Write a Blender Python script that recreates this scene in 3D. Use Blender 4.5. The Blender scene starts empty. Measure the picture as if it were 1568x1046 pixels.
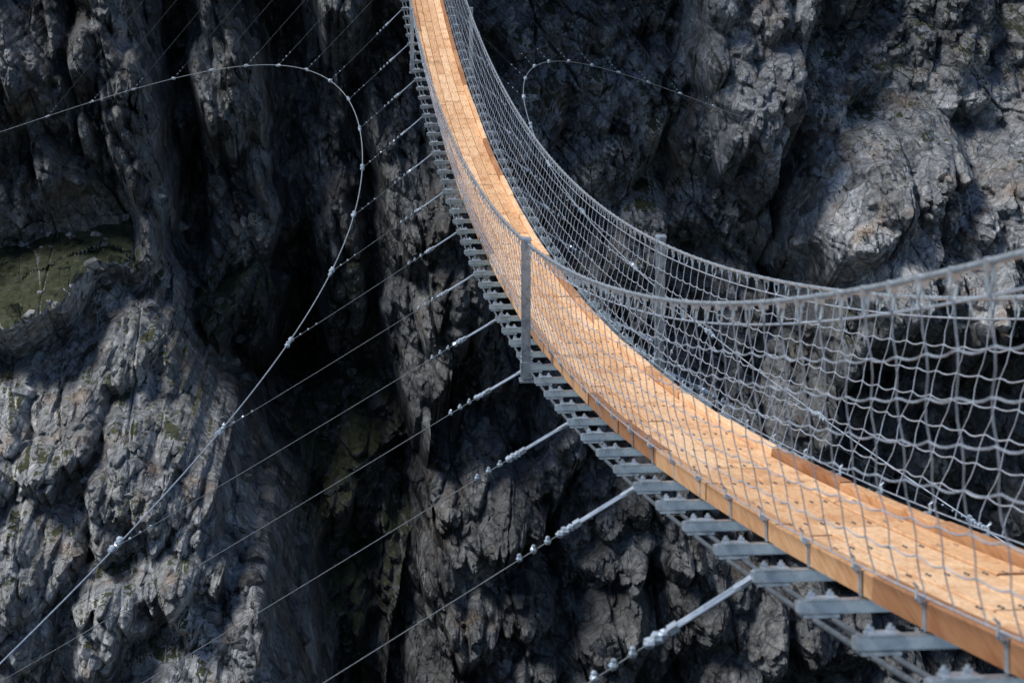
import bpy, bmesh, math, time
import numpy as np
T0=time.time()
R=np.random.default_rng(11)
sc=bpy.context.scene
# ------------------------------------------------------------------ noise
def H(ix,iy,seed):
    h=(ix.astype(np.uint32)*np.uint32(374761393))+(iy.astype(np.uint32)*np.uint32(668265263))+np.uint32((seed*2246822519+97)&0xffffffff)
    h=(h^(h>>np.uint32(13)))*np.uint32(1274126177)
    h^=h>>np.uint32(16)
    h=h*np.uint32(2654435761); h^=h>>np.uint32(15)
    return h
def f01(h): return h.astype(np.float32)*np.float32(1/4294967296.)
def noise(x,y,seed):
    x=x.astype(np.float32);y=np.asarray(y,np.float32)
    fx=np.floor(x);fy=np.floor(y);ix=fx.astype(np.int32);iy=fy.astype(np.int32)
    dx=x-fx;dy=y-fy
    u=dx*dx*(3-2*dx);v=dy*dy*(3-2*dy)
    a=f01(H(ix,iy,seed));b=f01(H(ix+1,iy,seed));c=f01(H(ix,iy+1,seed));d=f01(H(ix+1,iy+1,seed))
    return (a+(b-a)*u+(c-a)*v+(a-b-c+d)*u*v)*2-1
def fbm(x,y,seed,o=4,g=.5):
    s=0;a=1.
    for i in range(o):
        s=s+a*noise(x*2**i+17.3*i,y*2**i-9.1*i,seed+i*13);a*=g
    return s
def blocks(x,y,seed,steep=2.6,tilt=.8,lean=.5):
    """union of angular convex blocks: height field towards the viewer, unit cell size; returns height, id value"""
    x=x.astype(np.float32);y=y.astype(np.float32)
    fx=np.floor(x).astype(np.int32);fy=np.floor(y).astype(np.int32)
    best=np.full(x.shape,-9,np.float32);bid=np.zeros(x.shape,np.float32)
    k1=np.float32(1/1024.)
    for i in(-1,0,1):
        for j in(-1,0,1):
            h=H(fx+i,fy+j,seed)
            qx=x-(fx+i+(h&np.uint32(1023)).astype(np.float32)*k1)
            qy=y-(fy+j+((h>>np.uint32(10))&np.uint32(1023)).astype(np.float32)*k1)
            h2=h*np.uint32(2246822519)+np.uint32(1013);h2^=h2>>np.uint32(13)
            r1=(h2&np.uint32(1023)).astype(np.float32)*k1
            r2=((h2>>np.uint32(10))&np.uint32(1023)).astype(np.float32)*k1
            r3=((h>>np.uint32(20))&np.uint32(1023)).astype(np.float32)*k1
            th=(r3-.5)*1.3
            c=np.cos(th);s=np.sin(th)
            a=qx*c+qy*s;b=-qx*s+qy*c
            d=np.maximum(np.abs(a)*(.9+.5*r2),np.abs(b)*(.85+.5*r1))
            d=np.maximum(d,np.abs(a*.62+b*.78)*(.8+.35*r3))
            d=np.maximum(d,np.abs(a*-.70+b*.71)*(.75+.45*r1))
            hh=r1*.75+(r2-.5)*tilt*2*qx-(lean+(r3-.5)*tilt)*qy-steep*np.maximum(0,d-.36)
            n=hh>best
            best=np.where(n,hh,best);bid=np.where(n,r2,bid)
    return best,bid
def cells(x,y,seed):
    x=x.astype(np.float32);y=y.astype(np.float32)
    fx=np.floor(x).astype(np.int32);fy=np.floor(y).astype(np.int32)
    f1=np.full(x.shape,9,np.float32);f2=f1.copy()
    for i in(-1,0,1):
        for j in(-1,0,1):
            h=H(fx+i,fy+j,seed)
            dx=x-(fx+i+(h&np.uint32(1023)).astype(np.float32)/1024.);dy=y-(fy+j+((h>>np.uint32(10))&np.uint32(1023)).astype(np.float32)/1024.)
            d=np.sqrt(dx*dx+dy*dy)
            f2=np.where(d<f1,f1,np.minimum(f2,d));f1=np.minimum(f1,d)
    return f1,f2
def sst(x):
    x=np.clip(x,0,1);return x*x*(3-2*x)
def polysd(x,y,P):
    d=np.full(x.shape,1e9,np.float32);ins=np.zeros(x.shape,bool);n=len(P)
    for i in range(n):
        ax,ay=P[i];bx,by=P[(i+1)%n];ex,ey=bx-ax,by-ay
        px=x-ax;py=y-ay
        t=np.clip((px*ex+py*ey)/(ex*ex+ey*ey),0,1)
        d=np.minimum(d,(px-ex*t)**2+(py-ey*t)**2)
        if ay!=by:
            c=((ay>y)!=(by>y))&(x<(bx-ax)*(y-ay)/(by-ay)+ax)
            ins^=c
    d=np.sqrt(d);return np.where(ins,d,-d)
def segd(x,y,L):
    d=np.full(x.shape,1e9,np.float32)
    for (ax,ay),(bx,by) in zip(L[:-1],L[1:]):
        ex,ey=bx-ax,by-ay
        t=np.clip(((x-ax)*ex+(y-ay)*ey)/(ex*ex+ey*ey),0,1)
        d=np.minimum(d,(x-ax-ex*t)**2+(y-ay-ey*t)**2)
    return np.sqrt(d)
# ------------------------------------------------------------------ materials
def newmat(name):
    m=bpy.data.materials.new(name);m.use_nodes=True
    nt=m.node_tree;return m,nt,nt.nodes,nt.links,nt.nodes['Principled BSDF']
def ramp(N,stops):
    r=N.new('ShaderNodeValToRGB');e=r.color_ramp.elements
    while len(e)<len(stops): e.new(.5)
    for k,(p,c) in zip(e,stops):
        k.position=p;k.color=(*c,1) if len(c)==3 else c
    return r
def math_(N,L,op,a,b=None):
    n=N.new('ShaderNodeMath');n.operation=op
    for i,v in enumerate((a,b)):
        if v is None: continue
        if isinstance(v,(int,float)): n.inputs[i].default_value=v
        else: L.new(v,n.inputs[i])
    return n.outputs[0]
def vmath(N,L,op,a,b=None,c=None):
    n=N.new('ShaderNodeVectorMath');n.operation=op
    for i,v in enumerate((a,b,c)):
        if v is None: continue
        if isinstance(v,tuple): n.inputs[i].default_value=v
        else: L.new(v,n.inputs[i])
    return n.outputs[0]
def mix(N,L,f,a,b,blend='MIX'):
    n=N.new('ShaderNodeMix');n.data_type='RGBA';n.blend_type=blend
    for i,v in ((0,f),(6,a),(7,b)):
        if isinstance(v,(int,float)): n.inputs[i].default_value=v
        elif isinstance(v,tuple): n.inputs[i].default_value=(*v,1)
        else: L.new(v,n.inputs[i])
    return n.outputs[2]
def tex(N,L,co,scale,detail=6,rough=.6,sc3=(1,1,1),rot=(0,0,0),dist=0):
    mp=N.new('ShaderNodeMapping');mp.inputs['Scale'].default_value=sc3;mp.inputs['Rotation'].default_value=rot
    L.new(co,mp.inputs[0]);n=N.new('ShaderNodeTexNoise');n.inputs['Scale'].default_value=scale
    n.inputs['Detail'].default_value=detail;n.inputs['Roughness'].default_value=rough;n.inputs['Distortion'].default_value=dist
    L.new(mp.outputs[0],n.inputs['Vector']);return n.outputs['Fac']
def rockmat():
    m,nt,N,L,B=newmat('gneiss_rock')
    tc=N.new('ShaderNodeTexCoord').outputs['Object']
    n1=tex(N,L,tc,.35,4,.65)
    n2=tex(N,L,tc,2.8,5,.75)
    st=tex(N,L,tc,1.0,3,.6,(1.6,1.6,.25))
    fi=tex(N,L,tc,9,2,.7)
    wn=N.new('ShaderNodeTexNoise');wn.inputs['Scale'].default_value=1.3;wn.inputs['Detail'].default_value=1;L.new(tc,wn.inputs['Vector'])
    wc=vmath(N,L,'MULTIPLY_ADD',wn.outputs['Color'],(.4,.4,.4),tc)
    fac=[]
    for sc_,s3,rt in((.75,(1,.7,.6),(0,.35,0)),(2.4,(1,.8,.7),(0,-.5,.3))):
        mp=N.new('ShaderNodeMapping');mp.inputs['Scale'].default_value=s3;mp.inputs['Rotation'].default_value=rt;L.new(wc,mp.inputs[0])
        v=N.new('ShaderNodeTexVoronoi');v.inputs['Scale'].default_value=sc_;L.new(mp.outputs[0],v.inputs['Vector']);fac.append(v)
        if len(fac)==1:
            e=N.new('ShaderNodeTexVoronoi');e.feature='DISTANCE_TO_EDGE';e.inputs['Scale'].default_value=sc_;L.new(mp.outputs[0],e.inputs['Vector'])
    c1=ramp(N,[(.30,(.135,.142,.152)),(.5,(.25,.262,.277)),(.72,(.42,.43,.44))]);L.new(n1,c1.inputs[0])
    c2=ramp(N,[(.32,(.38,.39,.40)),(.53,(1,1,1)),(.70,(1.7,1.68,1.65))]);L.new(n2,c2.inputs[0])
    col=mix(N,L,.85,c1.outputs[0],c2.outputs[0],'MULTIPLY')
    s1=ramp(N,[(.40,(.32,.33,.34)),(.56,(1,1,1))]);L.new(st,s1.inputs[0])
    col=mix(N,L,.4,col,s1.outputs[0],'MULTIPLY')
    sv=N.new('ShaderNodeSeparateColor');L.new(fac[0].outputs['Color'],sv.inputs[0])
    sv2=N.new('ShaderNodeSeparateColor');L.new(fac[1].outputs['Color'],sv2.inputs[0])
    ft=math_(N,L,'ADD',math_(N,L,'MULTIPLY',sv.outputs[0],.5),math_(N,L,'MULTIPLY',sv2.outputs[1],.4))
    fr_=ramp(N,[(0,(.62,.62,.63)),(.9,(1.28,1.28,1.27))]);L.new(ft,fr_.inputs[0])
    col=mix(N,L,1.,col,fr_.outputs[0],'MULTIPLY')
    cr=ramp(N,[(0,(.16,.16,.17)),(.04,(1,1,1))]);L.new(e.outputs['Distance'],cr.inputs[0])
    col=mix(N,L,.8,col,cr.outputs[0],'MULTIPLY')
    oc=tex(N,L,tc,.22,3,.65,(1.8,1.8,.4));o1=ramp(N,[(.56,(0,0,0)),(.70,(1,1,1))]);L.new(oc,o1.inputs[0])
    col=mix(N,L,math_(N,L,'MULTIPLY',o1.outputs[0],.5),col,(.21,.13,.07))
    l1=ramp(N,[(.60,(0,0,0)),(.68,(1,1,1))]);L.new(fi,l1.inputs[0])
    col=mix(N,L,math_(N,L,'MULTIPLY',l1.outputs[0],.45),col,(.54,.55,.55))
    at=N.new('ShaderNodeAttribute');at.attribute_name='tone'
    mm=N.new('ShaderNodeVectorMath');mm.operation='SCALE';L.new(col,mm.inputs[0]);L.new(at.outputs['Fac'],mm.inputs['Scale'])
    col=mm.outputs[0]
    ge=N.new('ShaderNodeNewGeometry');sx=N.new('ShaderNodeSeparateXYZ');L.new(ge.outputs['Normal'],sx.inputs[0])
    ga=N.new('ShaderNodeAttribute');ga.attribute_name='turf'
    g=math_(N,L,'ADD',math_(N,L,'MULTIPLY',sx.outputs[2],.75),math_(N,L,'ADD',ga.outputs['Fac'],n1))
    gr=ramp(N,[(.88,(0,0,0)),(.95,(1,1,1))])
    gm=math_(N,L,'SUBTRACT',math_(N,L,'ADD',g,math_(N,L,'MULTIPLY',n2,.6)),.68);L.new(gm,gr.inputs[0])
    gc=ramp(N,[(.35,(.014,.019,.009)),(.55,(.034,.042,.018)),(.7,(.075,.068,.036))]);L.new(n2,gc.inputs[0])
    col=mix(N,L,gr.outputs[0],col,gc.outputs[0])
    L.new(col,B.inputs['Base Color'])
    rr=ramp(N,[(.35,(.5,)*3),(.6,(.85,)*3)]);L.new(st,rr.inputs[0]);L.new(rr.outputs[0],B.inputs['Roughness'])
    B.inputs['Specular IOR Level'].default_value=.3
    a1=vmath(N,L,'SUBTRACT',fac[0].outputs['Color'],(.5,.5,.5));a2=vmath(N,L,'SUBTRACT',fac[1].outputs['Color'],(.5,.5,.5))
    nn=vmath(N,L,'MULTIPLY_ADD',a1,(1.0,1.0,1.0),ge.outputs['Normal'])
    nn=vmath(N,L,'MULTIPLY_ADD',a2,(.75,.75,.75),nn)
    nn=vmath(N,L,'NORMALIZE',nn)
    b=N.new('ShaderNodeBump');b.inputs['Strength'].default_value=1.;b.inputs['Distance'].default_value=.08
    L.new(n2,b.inputs['Height']);L.new(nn,b.inputs['Normal']);L.new(b.outputs[0],B.inputs['Normal'])
    return m
def woodmat():
    m,nt,N,L,B=newmat('larch_timber')
    tc=N.new('ShaderNodeTexCoord').outputs['Object']
    at=N.new('ShaderNodeAttribute');at.attribute_name='tone'
    ad=N.new('ShaderNodeVectorMath');ad.operation='MULTIPLY_ADD';L.new(at.outputs['Fac'],ad.inputs[0]);ad.inputs[1].default_value=(37,11,53);L.new(tc,ad.inputs[2])
    g=tex(N,L,ad.outputs[0],3,6,.65,(14,.5,14),dist=.6)
    k=tex(N,L,ad.outputs[0],2.2,3,.6,(1.6,.8,1.6))
    c=ramp(N,[(.3,(.60,.34,.17)),(.5,(.86,.58,.35)),(.7,(.95,.72,.49))]);L.new(g,c.inputs[0])
    kk=ramp(N,[(.33,(.74,.60,.48)),(.5,(1,1,1))]);L.new(k,kk.inputs[0])
    col=mix(N,L,.75,c.outputs[0],kk.outputs[0],'MULTIPLY')
    tr=ramp(N,[(0,(.42,.30,.23)),(.35,(.84,.73,.62)),(1,(1.06,1.05,1.03))]);L.new(at.outputs['Fac'],tr.inputs[0])
    col=mix(N,L,1.0,col,tr.outputs[0],'MULTIPLY')
    L.new(col,B.inputs['Base Color']);B.inputs['Roughness'].default_value=.55
    B.inputs['Specular IOR Level'].default_value=.3
    b=N.new('ShaderNodeBump');b.inputs['Strength'].default_value=.35;b.inputs['Distance'].default_value=.01
    L.new(g,b.inputs['Height']);L.new(b.outputs[0],B.inputs['Normal'])
    return m
def steel(name,col,metal,rough,var=.3):
    m,nt,N,L,B=newmat(name)
    tc=N.new('ShaderNodeTexCoord').outputs['Object']
    n=tex(N,L,tc,9,3,.7)
    r=ramp(N,[(.3,tuple(c*(1-var) for c in col)),(.7,tuple(min(1,c*(1+var)) for c in col))]);L.new(n,r.inputs[0])
    L.new(r.outputs[0],B.inputs['Base Color']);B.inputs['Metallic'].default_value=metal
    q=ramp(N,[(.3,(rough*.8,)*3),(.7,(min(1,rough*1.25),)*3)]);L.new(n,q.inputs[0]);L.new(q.outputs[0],B.inputs['Roughness'])
    return m
M_rock=rockmat();M_wood=woodmat()
M_galv=steel('galvanised_steel',(.48,.55,.62),.6,.28)
M_cable=steel('wire_rope',(.50,.57,.64),.5,.30,.2)
M_net=steel('net_rope',(.45,.52,.62),.25,.4,.2)
M_dark=steel('weathered_cable',(.12,.14,.16),.4,.45)
# ------------------------------------------------------------------ mesh builder
class MB:
    def __init__(s): s.v=[];s.f=[];s.t=[];s.n=0
    def add(s,v,f,tone=.7):
        v=np.asarray(v,float).reshape(-1,3);s.v.append(v)
        f=np.asarray(f,int)+s.n
        s.f.extend(map(tuple,f.tolist()));s.t.extend([tone]*len(f));s.n+=len(v)
    def obox(s,c,ax,ay,az,tone=.7):
        c=np.array(c,float);ax,ay,az=map(lambda q:np.array(q,float),(ax,ay,az))
        v=[c+i*ax+j*ay+k*az for k in(-1,1) for j in(-1,1) for i in(-1,1)]
        s.add(v,[(0,2,3,1),(4,5,7,6),(0,1,5,4),(2,6,7,3),(0,4,6,2),(1,3,7,5)],tone)
    def tube(s,P,r,n=5,tone=.7,closed=False):
        P=np.asarray(P,float);m=len(P)
        if closed: Tn=np.roll(P,-1,0)-np.roll(P,1,0)
        else: Tn=np.gradient(P,axis=0)
        Tn/=np.linalg.norm(Tn,axis=1)[:,None]+1e-12
        ref=np.where(np.abs(Tn[:,2:3])<.85,np.array([[0,0,1.]]),np.array([[0,1.,0]]))
        if closed: ref=np.tile(np.array([[.37,.81,.2]]),(m,1))
        A=np.cross(Tn,ref);A/=np.linalg.norm(A,axis=1)[:,None]+1e-12;Bv=np.cross(Tn,A)
        an=np.arange(n)*2*math.pi/n
        rr=np.broadcast_to(np.asarray(r,float),(m,))[:,None,None]
        V=P[:,None]+rr*(np.cos(an)[None,:,None]*A[:,None]+np.sin(an)[None,:,None]*Bv[:,None])
        K=m if closed else m-1
        i=np.arange(K)[:,None];j=np.arange(n)[None]
        a=i*n+j;b=i*n+(j+1)%n;c=((i+1)%m)*n+(j+1)%n;d=((i+1)%m)*n+j
        F=np.stack([a,b,c,d],-1).reshape(-1,4)
        s.add(V.reshape(-1,3),F,tone)
    def blob(s,c,r,tone=.7,st=(1,1,1)):
        c=np.array(c);n=6;rings=[(-1,0),(-.6,.8),(.1,1),(.7,.72),(1,0)]
        v=[]
        for z,q in rings:
            for k in range(n):
                a=k*2*math.pi/n
                v.append(c+np.array([q*math.cos(a)*st[0],q*math.sin(a)*st[1],z*st[2]])*r*R.uniform(.85,1.15))
        f=[(i*n+j,i*n+(j+1)%n,(i+1)*n+(j+1)%n,(i+1)*n+j) for i in range(4) for j in range(n)]
        s.add(v,f,tone)
    def obj(s,name,mat,parent=None,smooth=False):
        me=bpy.data.meshes.new(name);V=np.concatenate(s.v)
        me.from_pydata(V.tolist(),[],s.f);me.update()
        a=me.attributes.new('tone','FLOAT','FACE');a.data.foreach_set('value',np.array(s.t,np.float32))
        if smooth: me.polygons.foreach_set('use_smooth',[True]*len(me.polygons))
        me.materials.append(mat);o=bpy.data.objects.new(name,me);sc.collection.objects.link(o)
        if parent: o.parent=parent
        return o
def empty(name):
    e=bpy.data.objects.new(name,None);sc.collection.objects.link(e);return e
# ------------------------------------------------------------------ bridge geometry
YM=60.5;CX=3.09;Y0,Y1=-1.5,126.
def zd(y):
    y=np.asarray(y,float);t=y-YM
    return -10.935+.00245*t*t+8.8e-8*t**4-.0010*np.clip(18-y,0,99)**2
def sl(y):
    return (zd(y+.01)-zd(y-.01))/.02
def fr(y):
    s=float(sl(y));n=math.hypot(1,s)
    return np.array([CX,float(y),float(zd(y))]),np.array([1.,0,0]),np.array([0,1/n,s/n]),np.array([0,-s/n,1/n])
def bp(y,x,z):
    y=np.asarray(y,float);return np.stack([CX+x+0*y,y,zd(y)+z+0*y],-1)
def sweep(mb,ya,yb,x0,x1,z0,z1,tone,seg=1.3,ends=(0,0)):
    n=max(2,int((yb-ya)/seg)+2);ys=np.linspace(ya,yb,n)
    dx=np.linspace(ends[0],ends[1],n)
    c=.006
    prof=[(x0,z0),(x1,z0),(x1,z1-c),(x1-c,z1),(x0+c,z1),(x0,z1-c)]
    V=np.stack([bp(ys,0,pz)+np.stack([px+dx,0*dx,0*dx],-1) for px,pz in prof],1)
    k=6;F=[(i*k+j,i*k+(j+1)%k,(i+1)*k+(j+1)%k,(i+1)*k+j) for i in range(n-1) for j in range(k)]
    mb.add(V.reshape(-1,3),F,tone)
    mb.f.append(tuple(mb.n-len(V)*k+j for j in range(k)));mb.t.append(tone)
    mb.f.append(tuple(mb.n-k+j for j in reversed(range(k))));mb.t.append(tone)
bridge=empty('suspension_footbridge')
BS=1.27;YB0=0.95;BZ=-.135
def HRf(y): return 1.38+.0022*np.clip(17-np.asarray(y,float),0,12)**2
beams=np.arange(YB0,Y1,BS)
mb=MB();w=.195
for i in range(4):
    y=Y0-R.uniform(0,5)
    while y<Y1:
        Lp=BS*3
        z=R.uniform(-.006,.006)
        x=-.39+i*w
        sweep(mb,y,y+Lp-.022,x+.006,x+w-.006,-.045,z,float(R.uniform(.35,1)))
        y+=Lp
mb.obj('deck_planks',M_wood,bridge)
mb=MB()
for sgn in(-1,1):
    y=Y0-R.uniform(0,2)
    while y<Y1:
        Lp=BS*2
        a,b=R.uniform(-.010,.010,2)
        x0,x1=(-.485,-.392) if sgn<0 else (.392,.485)
        sweep(mb,y,y+Lp-.020,x0,x1,-.092,(.042 if sgn<0 else .062)+R.uniform(-.007,.007),float(R.choice([.0,.1,.25,.5,.9],p=[.22,.22,.24,.18,.14])),ends=(a,b))
        y+=Lp
mb.obj('kerb_timbers',M_wood,bridge)
mb=MB()
for x in(-.28,.28): sweep(mb,Y0,Y1,x-.04,x+.04,-.092,-.047,.3)
mb.obj('deck_bearers',M_wood,bridge)
mb=MB()
for y in beams:
    for i in range(4):
        for q in(.05,.145):
            for dy in(-.03,.03):
                p=bp(y+dy,-.39+i*w+q,.006);mb.obox(p,(.007,0,0),(0,.007,0),(0,0,.003))
mb.obj('deck_screws',M_dark,bridge)
mb=MB();md=MB()
for k,y in enumerate(beams):
    c,X,T,N=fr(y);c=c+N*(BZ+.0)
    for s in(-1,1):
        mb.obox(c+T*s*.045,X*.80,T*.006,N*.032)
        mb.obox(c+N*.030+T*s*.033,X*.80,T*.018,N*.003)
        mb.obox(c+N*-.030+T*s*.033,X*.80,T*.018,N*.003)
    for s in(-1,1):
        mb.obox(c+N*.040+X*s*.68,X*.075,T*.075,N*.005)
        mb.obox(c+N*-.045+X*s*.70,X*.09,T*.06,N*.008)
        for q in(.64,.735):
            mb.tube([c+N*-.08+X*s*q+T*.03,c+N*.08+X*s*q+T*.03],.010,6)
            mb.obox(c+N*.055+X*s*q+T*.03,X*.017,T*.017,N*.010)
        mb.obox(c+X*s*.80,X*.012,T*.052,N*.028)
        mb.obox(c+N*.12+X*s*.492,X*.004,T*.022,N*.075)
        mb.tube([c+N*.16+X*s*.50,c+N*.19+X*s*.525,c+N*.24+X*s*.52,c+N*.26+X*s*.54],.009,5)
        mb.obox(c+N*.185+X*s*.505,X*.014,T*.03,N*.012)
mb.obj('cross_beams',M_galv,bridge)
ys=np.arange(Y0-1,Y1+.1,.6)
for x in(-.735,-.64,.64,.735): md.tube(bp(ys,x,BZ-.07),.015,8)
md.obj('carrying_cables',M_dark,bridge,True)
mb=MB()
for s in(-1,1): mb.tube(bp(ys,s*.77,HRf(ys)),.0155,8)
mb.obj('handrail_cables',M_cable,bridge,True)
mb=MB()
for y in(27.6,65.0,102.):
    for s in(-1,1):
        c,_,_,_=fr(y);c=c+np.array([s*.80,0,.05])
        Z=np.array([0,0,1.]);X=np.array([1.,0,0]);Y=np.array([0,1.,0])
        mb.obox(c+Z*.53,X*.006,Y*.05,Z*.85)
        mb.obox(c+Z*.53+Y*-.053,X*.052,Y*.004,Z*.85)
        mb.obox(c+Z*.53+Y*.053,X*.052,Y*.004,Z*.85)
        mb.obox(c+Z*1.39,X*.06,Y*.065,Z*.012)
        mb.tube([c+Z*1.33+X*-s*.03+Y*-.09,c+Z*1.33+X*-s*.03+Y*.09],.03,8)
        mb.obox(c+Z*-.20,X*.065,Y*.07,Z*.09)
        mb.obox(c+Z*-.345,X*.08,Y*.08,Z*.012)
        mb.tube([c+Z*-.05+X*-.07,c+Z*-.05+X*.07],.012,6)
mb.obj('rail_posts',M_galv,bridge)
# net: hung horizontal ropes with upright ropes knotted to them
mb=MB();hk=MB()
rows=7;VS=.48
for s in(-1,1):
    yy=np.arange(Y0,Y1,VS/5)
    sd=40 if s<0 else 90
    def pt(y,v):
        y=np.asarray(y,float);v=np.asarray(v,float)+0*y
        hr=HRf(y)-.125
        x=s*(.765+(.52-.765)*v)+s*.03*np.sin(math.pi*v)
        z=hr+(.08-hr)*v
        k=np.sin(math.pi*np.clip(v,0,1))**.5
        z=z+.005*k*noise(y/.21,v*9.3,sd+1)+.020*k*noise(y/2.6,v*2,sd+4)
        yy2=y+.03*k*noise(y/1.5,v*2.,sd+2)
        x=x+.010*k*noise(y/.4,v*5,sd+3)
        return np.stack([CX+x,yy2,zd(y)+z],-1)
    for r in range(rows+1):
        v0=r/rows
        sag=.018*np.sin(math.pi*(((yy-Y0)-v0*.20)/VS%1.)) if 0<r<rows else 0*yy
        mb.tube(pt(yy,v0+sag),.0044 if r else .006,4)
    for y in np.arange(Y0,Y1,VS):
        vv=np.linspace(0,1,rows*2+1)
        off=.022*np.where((np.arange(len(vv))//2)%2==0,1,-1)
        P=pt(y+off+vv*.20,vv)
        mb.tube(P,.0036,4)
        q=bp(y+.022,s*.77,HRf(y))
        a=np.linspace(0,2*math.pi,9)[:-1]
        tw=R.uniform(-.5,.9);rx=.030
        ring=q+np.stack([np.cos(a)*rx*math.sin(tw),np.cos(a)*rx*math.cos(tw),np.sin(a)*.058-.062],-1)
        hk.tube(ring,.0062,4,closed=True)
        hk.obox(q+np.array([0,0,-.012]),(.022,0,0),(0,.016,0),(0,0,.024))
mb.obj('safety_net',M_net,bridge,True)
hk.obj('net_hooks',M_cable,bridge)
# wind cables + stays
wc=MB();stc=MB();fit=MB()
def wind(y,s):
    t=np.asarray(y,float)-61.
    dx=1.45+np.where(t>0,.0050 if s<0 else .0047,.0050)*t*t
    dz=1.25+np.where(t>0,.0060*t*t,.0022*t*t+4e-7*t**4)
    return np.stack([CX+s*(.80+dx),np.asarray(y,float)+0*t,zd(y)-.14-dz],-1)
st_y=beams[(np.arange(len(beams))%4)==1]
for s in(-1,1):
    wy=np.arange(-6,121,.8);wc.tube(wind(wy,s),.0125,6)
    for y in st_y:
        if y<1 or y>116: continue
        a=bp(y,s*.80,BZ-.02);b=wind(y,s);d=b-a;Ln=np.linalg.norm(d);d/=Ln
        side=np.array([0,1.,0])
        rod=min(.55,Ln*.35)
        fit.obox(a+d*.05,d*.07,side*.03,np.cross(d,side)*.012)
        for q in(-1,1): fit.tube([a+d*.08+side*q*.022,a+d*rod*.95+side*q*.022],.011,6)
        fit.tube([a+d*rod*.58,a+d*rod],.015,6)
        fit.obox(a+d*rod*.95,d*.03,side*.035,np.cross(d,side)*.02)
        for u in(0,.05,.10): fit.blob(a+d*(rod+.03+u),R.uniform(.032,.046),st=(1,1.1,.9))
        if y<78:
            for u in(.24,.37,.50):
                if rod+u<Ln-.3: fit.blob(a+d*(rod+u),.028);fit.blob(a+d*(rod+u)+np.array([0,0,.03]),.018)
        n=24;tt=np.linspace(0,1,n)
        P=a+d*rod+(b-a-d*rod)*tt[:,None];P[:,2]-=.0035*Ln*4*tt*(1-tt)
        stc.tube(P,.0050,5)
        for u in(.25,.42,.6): fit.blob(b-d*u+np.array([0,0,.0]),.022)
        wd=wind(y+.3,s)-wind(y-.3,s);wd/=np.linalg.norm(wd)
        for u in(-.2,-.1,.0,.1,.2): fit.blob(b+wd*u+np.array([0,0,R.uniform(-.02,.04)]),R.uniform(.035,.06))
wc.obj('wind_cables',M_cable,bridge,True)
stc.obj('stay_cables',M_dark,bridge,True)
fit.obj('stay_fittings',M_cable,bridge)
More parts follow.
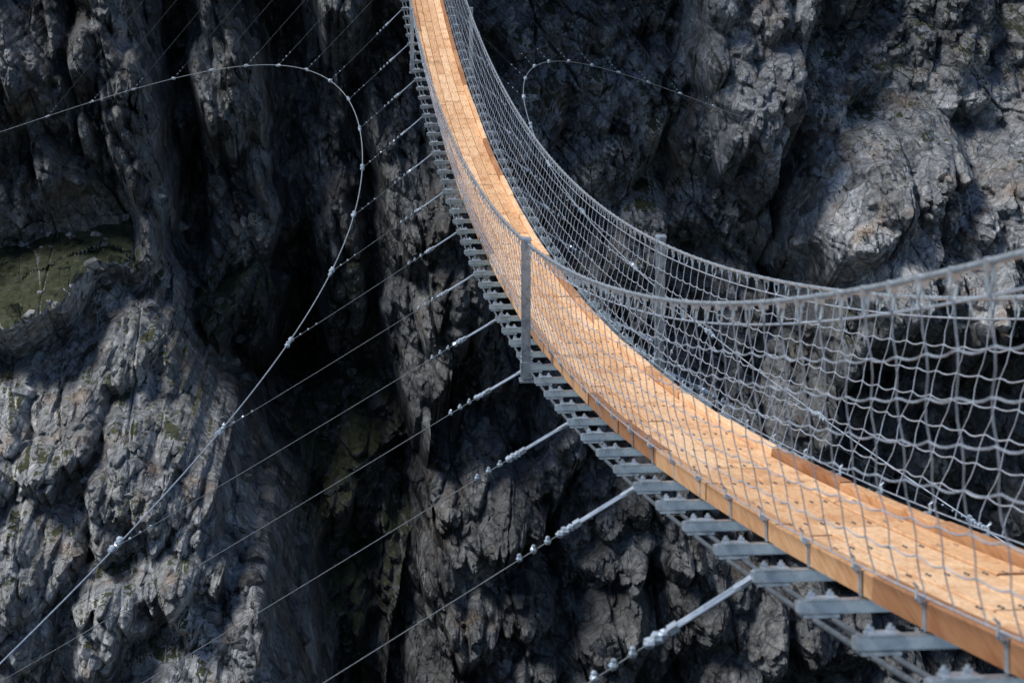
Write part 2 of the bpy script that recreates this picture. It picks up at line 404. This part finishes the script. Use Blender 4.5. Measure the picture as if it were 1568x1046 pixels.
# ------------------------------------------------------------------ terrain
def grid1(lo,a,b,hi,nl,nm,nh):
    m=np.linspace(a,b,nm);d=m[1]-m[0]
    def side(L,n):
        t=np.linspace(0,1,n+1)[1:];return d*n*t+(L-d*n)*t**3
    return np.concatenate([(a-side(a-lo,nl))[::-1],m,b+side(hi-b,nh)])
US=grid1(-160,-24,44,180,80,1050,80).astype(np.float32)
HS=grid1(-125,-58,-14,45,75,840,70).astype(np.float32)
U,Hh=np.meshgrid(US,HS)
def nohang(Y,s):
    """limit undercuts: going down the face the rock may recede by at most s per metre"""
    G=Y+s*Hh
    G=np.minimum.accumulate(G[::-1],axis=0)[::-1]
    return G-s*Hh
def terrainY(U,Hh):
    wu=U+.8*fbm(U/5,Hh/7,3,3);wh=Hh+1.0*fbm(U/6,Hh/5,8,3)
    Y=138+.42*(Hh+38)
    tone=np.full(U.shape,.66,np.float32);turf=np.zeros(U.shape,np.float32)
    def mass(P,amp,w,tn=0,tf=0,g=0,h0=0):  # tn: regional rock colour with open-sky brightness and gorge shade painted in
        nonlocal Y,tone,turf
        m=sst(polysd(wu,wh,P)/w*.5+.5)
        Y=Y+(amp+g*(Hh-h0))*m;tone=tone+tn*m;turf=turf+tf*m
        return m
    mass([(-300,80),(-10,80),(-9.2,-20),(-8.8,-27),(-9.6,-34),(-12,-32),(-14,-30.5),(-300,-30)],-6,1.2,-.05,-.1)
    shelf=mass([(-300,-29.5),(-13,-29.5),(-11.5,-31),(-10.5,-34),(-14,-35),(-300,-35)],-1,.8,0,.3,1.2,-32)
    mass([(-8,-20.5),(-6.5,-19.5),(-4.5,-24),(-3.6,-30),(-3.8,-35),(-6,-37),(-8,-33)],-4,.9,.0)
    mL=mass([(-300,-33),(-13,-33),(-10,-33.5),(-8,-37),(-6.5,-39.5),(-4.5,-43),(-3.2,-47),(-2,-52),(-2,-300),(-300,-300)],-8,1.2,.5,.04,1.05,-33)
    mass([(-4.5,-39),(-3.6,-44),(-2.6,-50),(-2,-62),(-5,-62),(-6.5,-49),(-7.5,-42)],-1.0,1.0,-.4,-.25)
    mass([(-.7,80),(-.7,-26),(0,-34),(4,-36),(9,-34),(9,80)],-3,1.2,-.15,-.2)
    mass([(4,-33),(7,-31),(12,-34),(14,-42),(12,-50),(8,-47),(4.5,-46),(3.4,-41)],-4,1.8,-.25,-.2)
    mass([(5,-46),(12,-46),(40,-38),(300,-38),(300,-300),(0,-300),(2,-58)],-3.5,1.5,-.22,-.1,.12,-40)
    mR=mass([(8.4,80),(8.4,-24),(11,-30),(16,-33),(24,-35),(30,-36),(300,-36),(300,80)],-3,1.2,.26,.12,.6,-36)
    mJ=mass([(21.5,80),(22,-22),(23,-27),(26,-30),(28,-28),(28.6,-22),(29.6,-19),(29.8,80)],-6,.9,.0,-.2,-.2,-28)
    mass([(28.8,-26),(30,-24),(33,-25),(37,-26),(300,-27),(300,-36),(36,-37),(30,-36.5),(28.5,-33),(29.5,-29)],-4,.8,.3,-.12,.45,-30)
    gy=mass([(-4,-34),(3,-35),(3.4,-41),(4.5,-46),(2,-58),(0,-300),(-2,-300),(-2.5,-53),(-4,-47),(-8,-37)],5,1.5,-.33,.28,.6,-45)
    mass([(-5,80),(-5,-9),(3,-6),(12,-9),(12,80)],-8,2)
    Y=nohang(Y,.35)
    wu2=U+.5*fbm(U/1.5,Hh/2,5,2)
    for P,a,w in(([(-9,-20),(-9,-26),(-8.4,-35)],6,.8),([(28.2,-25.5),(27.4,-31),(26.4,-38)],5,.45),([(-2.6,-17),(-2.0,-33),(-1.5,-45)],7,1.5),
                 ([(2,-24),(2.5,-33),(2.4,-42)],3,.6),([(10,-36),(12,-46),(13,-60)],2.5,.5),([(21.4,-24),(20.5,-32)],2,.4),([(-15,-18),(-14,-28)],3,.4),
                 ([(17,-38),(18,-50),(17,-60)],2.5,.5),([(25,-40),(26,-58)],2.5,.5)):
        Y=Y+a*np.exp(-(segd(wu2,wh,P)/w)**2)
    side=((U+1.5*noise(U/3,Hh/3,77)>6.5)|(mL>.6)|(gy>.6))
    Dt=np.zeros(U.shape,np.float32);tv=np.zeros(U.shape,np.float32)
    for k,(cs,amp) in enumerate([(7.,3.4),(3.6,2.0),(1.7,1.0),(.8,.52),(.36,.24)]):
        xw=U+.04*cs*fbm(U/cs*1.2,Hh/cs*1.,60+k,2);yw=Hh+.05*cs*fbm(U/cs*1.2,Hh/cs*1.2,70+k,2)
        mk=.3+.7*np.clip(1+2.0*noise(U/4.5,Hh/4.5,300+k),0,1.5) if k>1 else 1
        if k==4: mk=.6+.4*mk
        mk=mk*(1-.65*shelf)
        if k<4:
            l,il=blocks((xw+.28*yw)/cs*1.25,yw/(cs*1.6),100+k,4.5,1.0,.75)
            ang=.45 if k%2 else .75
            r,ir=blocks((xw*math.cos(ang)-yw*math.sin(ang))/cs*1.0,(xw*math.sin(ang)+yw*math.cos(ang))/(cs*1.3),200+k,4.5,1.1,.85)
            h=np.where(side,r,l);tv=tv+(np.where(side,ir,il)-.5)*[.2,.3,.3,.25][k]
        else:
            h,_=blocks(xw/cs,yw/cs/1.4,250,3.,.9,.5)
        Dt=Dt-np.clip(h,-1.1,3)*amp*mk
    Y=Y+Dt+.02*fbm(U/.3,Hh/.4,400,2)
    for cs,sc_,sd_,dp in((3.2,2.2,901,.9),(1.3,1.8,902,.35)):
        f1,f2=cells((U+.3*Hh+.3*fbm(U/2,Hh/3,903,2))/cs,(Hh+.3*fbm(U/2,Hh/2,904,2))/(cs*sc_),sd_)
        Y=Y+dp*np.exp(-((f2-f1)/.03)**2)*np.clip(.6+noise(U/3,Hh/3,sd_+9),0,1)
    sm=np.clip(sst(fbm(U/3.5,Hh/2.5,500,2)*1.2+.2)*(.9*mL+.8*gy+.35*mR),0,1)
    for cs,amp in((1.3,.9),(.6,.4)):
        h,_=blocks(U/cs,Hh/cs*1.1,510,4.,.9,.6)
        Y=Y-sm*amp*np.clip(h,-.3,2)
    Y=nohang(Y,1.5)
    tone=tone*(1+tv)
    far=sst((np.abs(U-10)-38)/60)
    Y=Y-far*25*(.5+.3*fbm(U/40,Hh/60,700,2))
    Y=np.maximum(Y,70+.15*(Hh+60))
    return Y.astype(np.float32),np.clip(tone,.1,2).astype(np.float32),turf.astype(np.float32)
Yt,tone,turf=terrainY(U,Hh)
ny,nx=U.shape
co=np.stack([U,Yt,Hh],-1).reshape(-1,3).astype(np.float32)
idx=np.arange(nx*ny,dtype=np.int32).reshape(ny,nx)
F=np.stack([idx[:-1,:-1],idx[:-1,1:],idx[1:,1:],idx[1:,:-1]],-1).reshape(-1)
me=bpy.data.meshes.new('cliff_terrain')
me.vertices.add(len(co));me.vertices.foreach_set('co',co.ravel())
nf=len(F)//4
me.loops.add(len(F));me.loops.foreach_set('vertex_index',F)
me.polygons.add(nf);me.polygons.foreach_set('loop_start',np.arange(0,len(F),4,dtype=np.int32))
me.polygons.foreach_set('loop_total',np.full(nf,4,np.int32))
me.update(calc_edges=True)
me.shade_flat()
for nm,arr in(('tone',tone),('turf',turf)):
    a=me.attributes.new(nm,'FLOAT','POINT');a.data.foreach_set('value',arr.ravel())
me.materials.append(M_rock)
o=bpy.data.objects.new('cliff_terrain',me);sc.collection.objects.link(o)
# loose rocks
def terr(u,h):
    i=min(max(np.searchsorted(US,u),1),nx-1);j=min(max(np.searchsorted(HS,h),8),ny-9);return float(Yt[j,i]),float((Yt[j+7,i]-Yt[j-7,i])/(HS[j+7]-HS[j-7]))
V=[];Fs=[];Tn=[];n0=0
for (u0,u1,h0,h1,num,smin,smax,tn) in((-7,3,-56,-35,300,.12,.9,.3),(-23,-9,-44,-30,360,.10,.9,.9),(29,43,-27,-22,300,.10,.6,1.0),(-20,-5,-50,-40,200,.10,.8,.9),
                                  (11,28,-30,-19,160,.10,.5,.7),(4,38,-56,-38,100,.15,.6,.3)):
    for _ in range(num):
        u=R.uniform(u0,u1);h=R.uniform(h0,h1);s=smin+(smax-smin)*R.random()**4
        yt,gr_=terr(u,h)
        if gr_<1.2: continue
        bm=bmesh.new()
        pts=R.normal(size=(18,3));pts/=np.linalg.norm(pts,axis=1)[:,None];pts*=R.uniform(.8,1.05,(18,1))*s*np.array([1,R.uniform(.6,1),R.uniform(.5,.8)])
        for p in pts: bm.verts.new(p)
        bmesh.ops.convex_hull(bm,input=list(bm.verts))
        loose=[v for v in bm.verts if not v.link_faces]
        if loose: bmesh.ops.delete(bm,geom=loose,context='VERTS')
        bm.verts.index_update()
        c=np.array([u,yt+.15*s,h])
        V.extend([tuple(np.array(v.co)+c) for v in bm.verts])
        for f in bm.faces: Fs.append(tuple(v.index+n0 for v in f.verts))
        Tn.extend([tn*R.uniform(.7,1.2)]*len(bm.verts));n0+=len(bm.verts);bm.free()
me=bpy.data.meshes.new('scree_rocks');me.from_pydata(V,[],Fs)
a=me.attributes.new('tone','FLOAT','POINT');a.data.foreach_set('value',np.array(Tn,np.float32))
a=me.attributes.new('turf','FLOAT','POINT');a.data.foreach_set('value',np.full(len(V),-.6,np.float32))
me.materials.append(M_rock);o=bpy.data.objects.new('scree_rocks',me);sc.collection.objects.link(o)
# ------------------------------------------------------------------ light, world
az=math.radians(-80);el=math.radians(58)
w=bpy.data.worlds.new("World");sc.world=w;w.use_nodes=True
nt=w.node_tree;bg=nt.nodes['Background'];sky=nt.nodes.new('ShaderNodeTexSky')
sky.sky_type='NISHITA';sky.sun_disc=False;sky.sun_elevation=el;sky.sun_rotation=az
sky.altitude=1600
nt.links.new(sky.outputs[0],bg.inputs[0]);bg.inputs[1].default_value=.125
sd=bpy.data.lights.new('sun','SUN');sd.energy=4.3;sd.angle=math.radians(24);sd.color=(1,.95,.88)
so=bpy.data.objects.new('sun',sd);sc.collection.objects.link(so)
from mathutils import Vector
dv=Vector((math.sin(az)*math.cos(el),math.cos(az)*math.cos(el),math.sin(el)))
so.rotation_euler=dv.to_track_quat('Z','Y').to_euler()
# ------------------------------------------------------------------ camera
cd=bpy.data.cameras.new('camera');cam=bpy.data.objects.new('camera',cd);sc.collection.objects.link(cam)
cam.location=(0,0,0);cam.rotation_euler=(math.radians(90-16.1),0,math.radians(-4.4))
cd.lens=85;cd.sensor_width=36;cd.clip_end=1500;cd.clip_start=.1
cd.dof.use_dof=True;cd.dof.focus_distance=48;cd.dof.aperture_fstop=5.0
sc.camera=cam
sc.view_settings.view_transform='Standard';sc.view_settings.look='None';sc.view_settings.exposure=0
print('done',time.time()-T0)
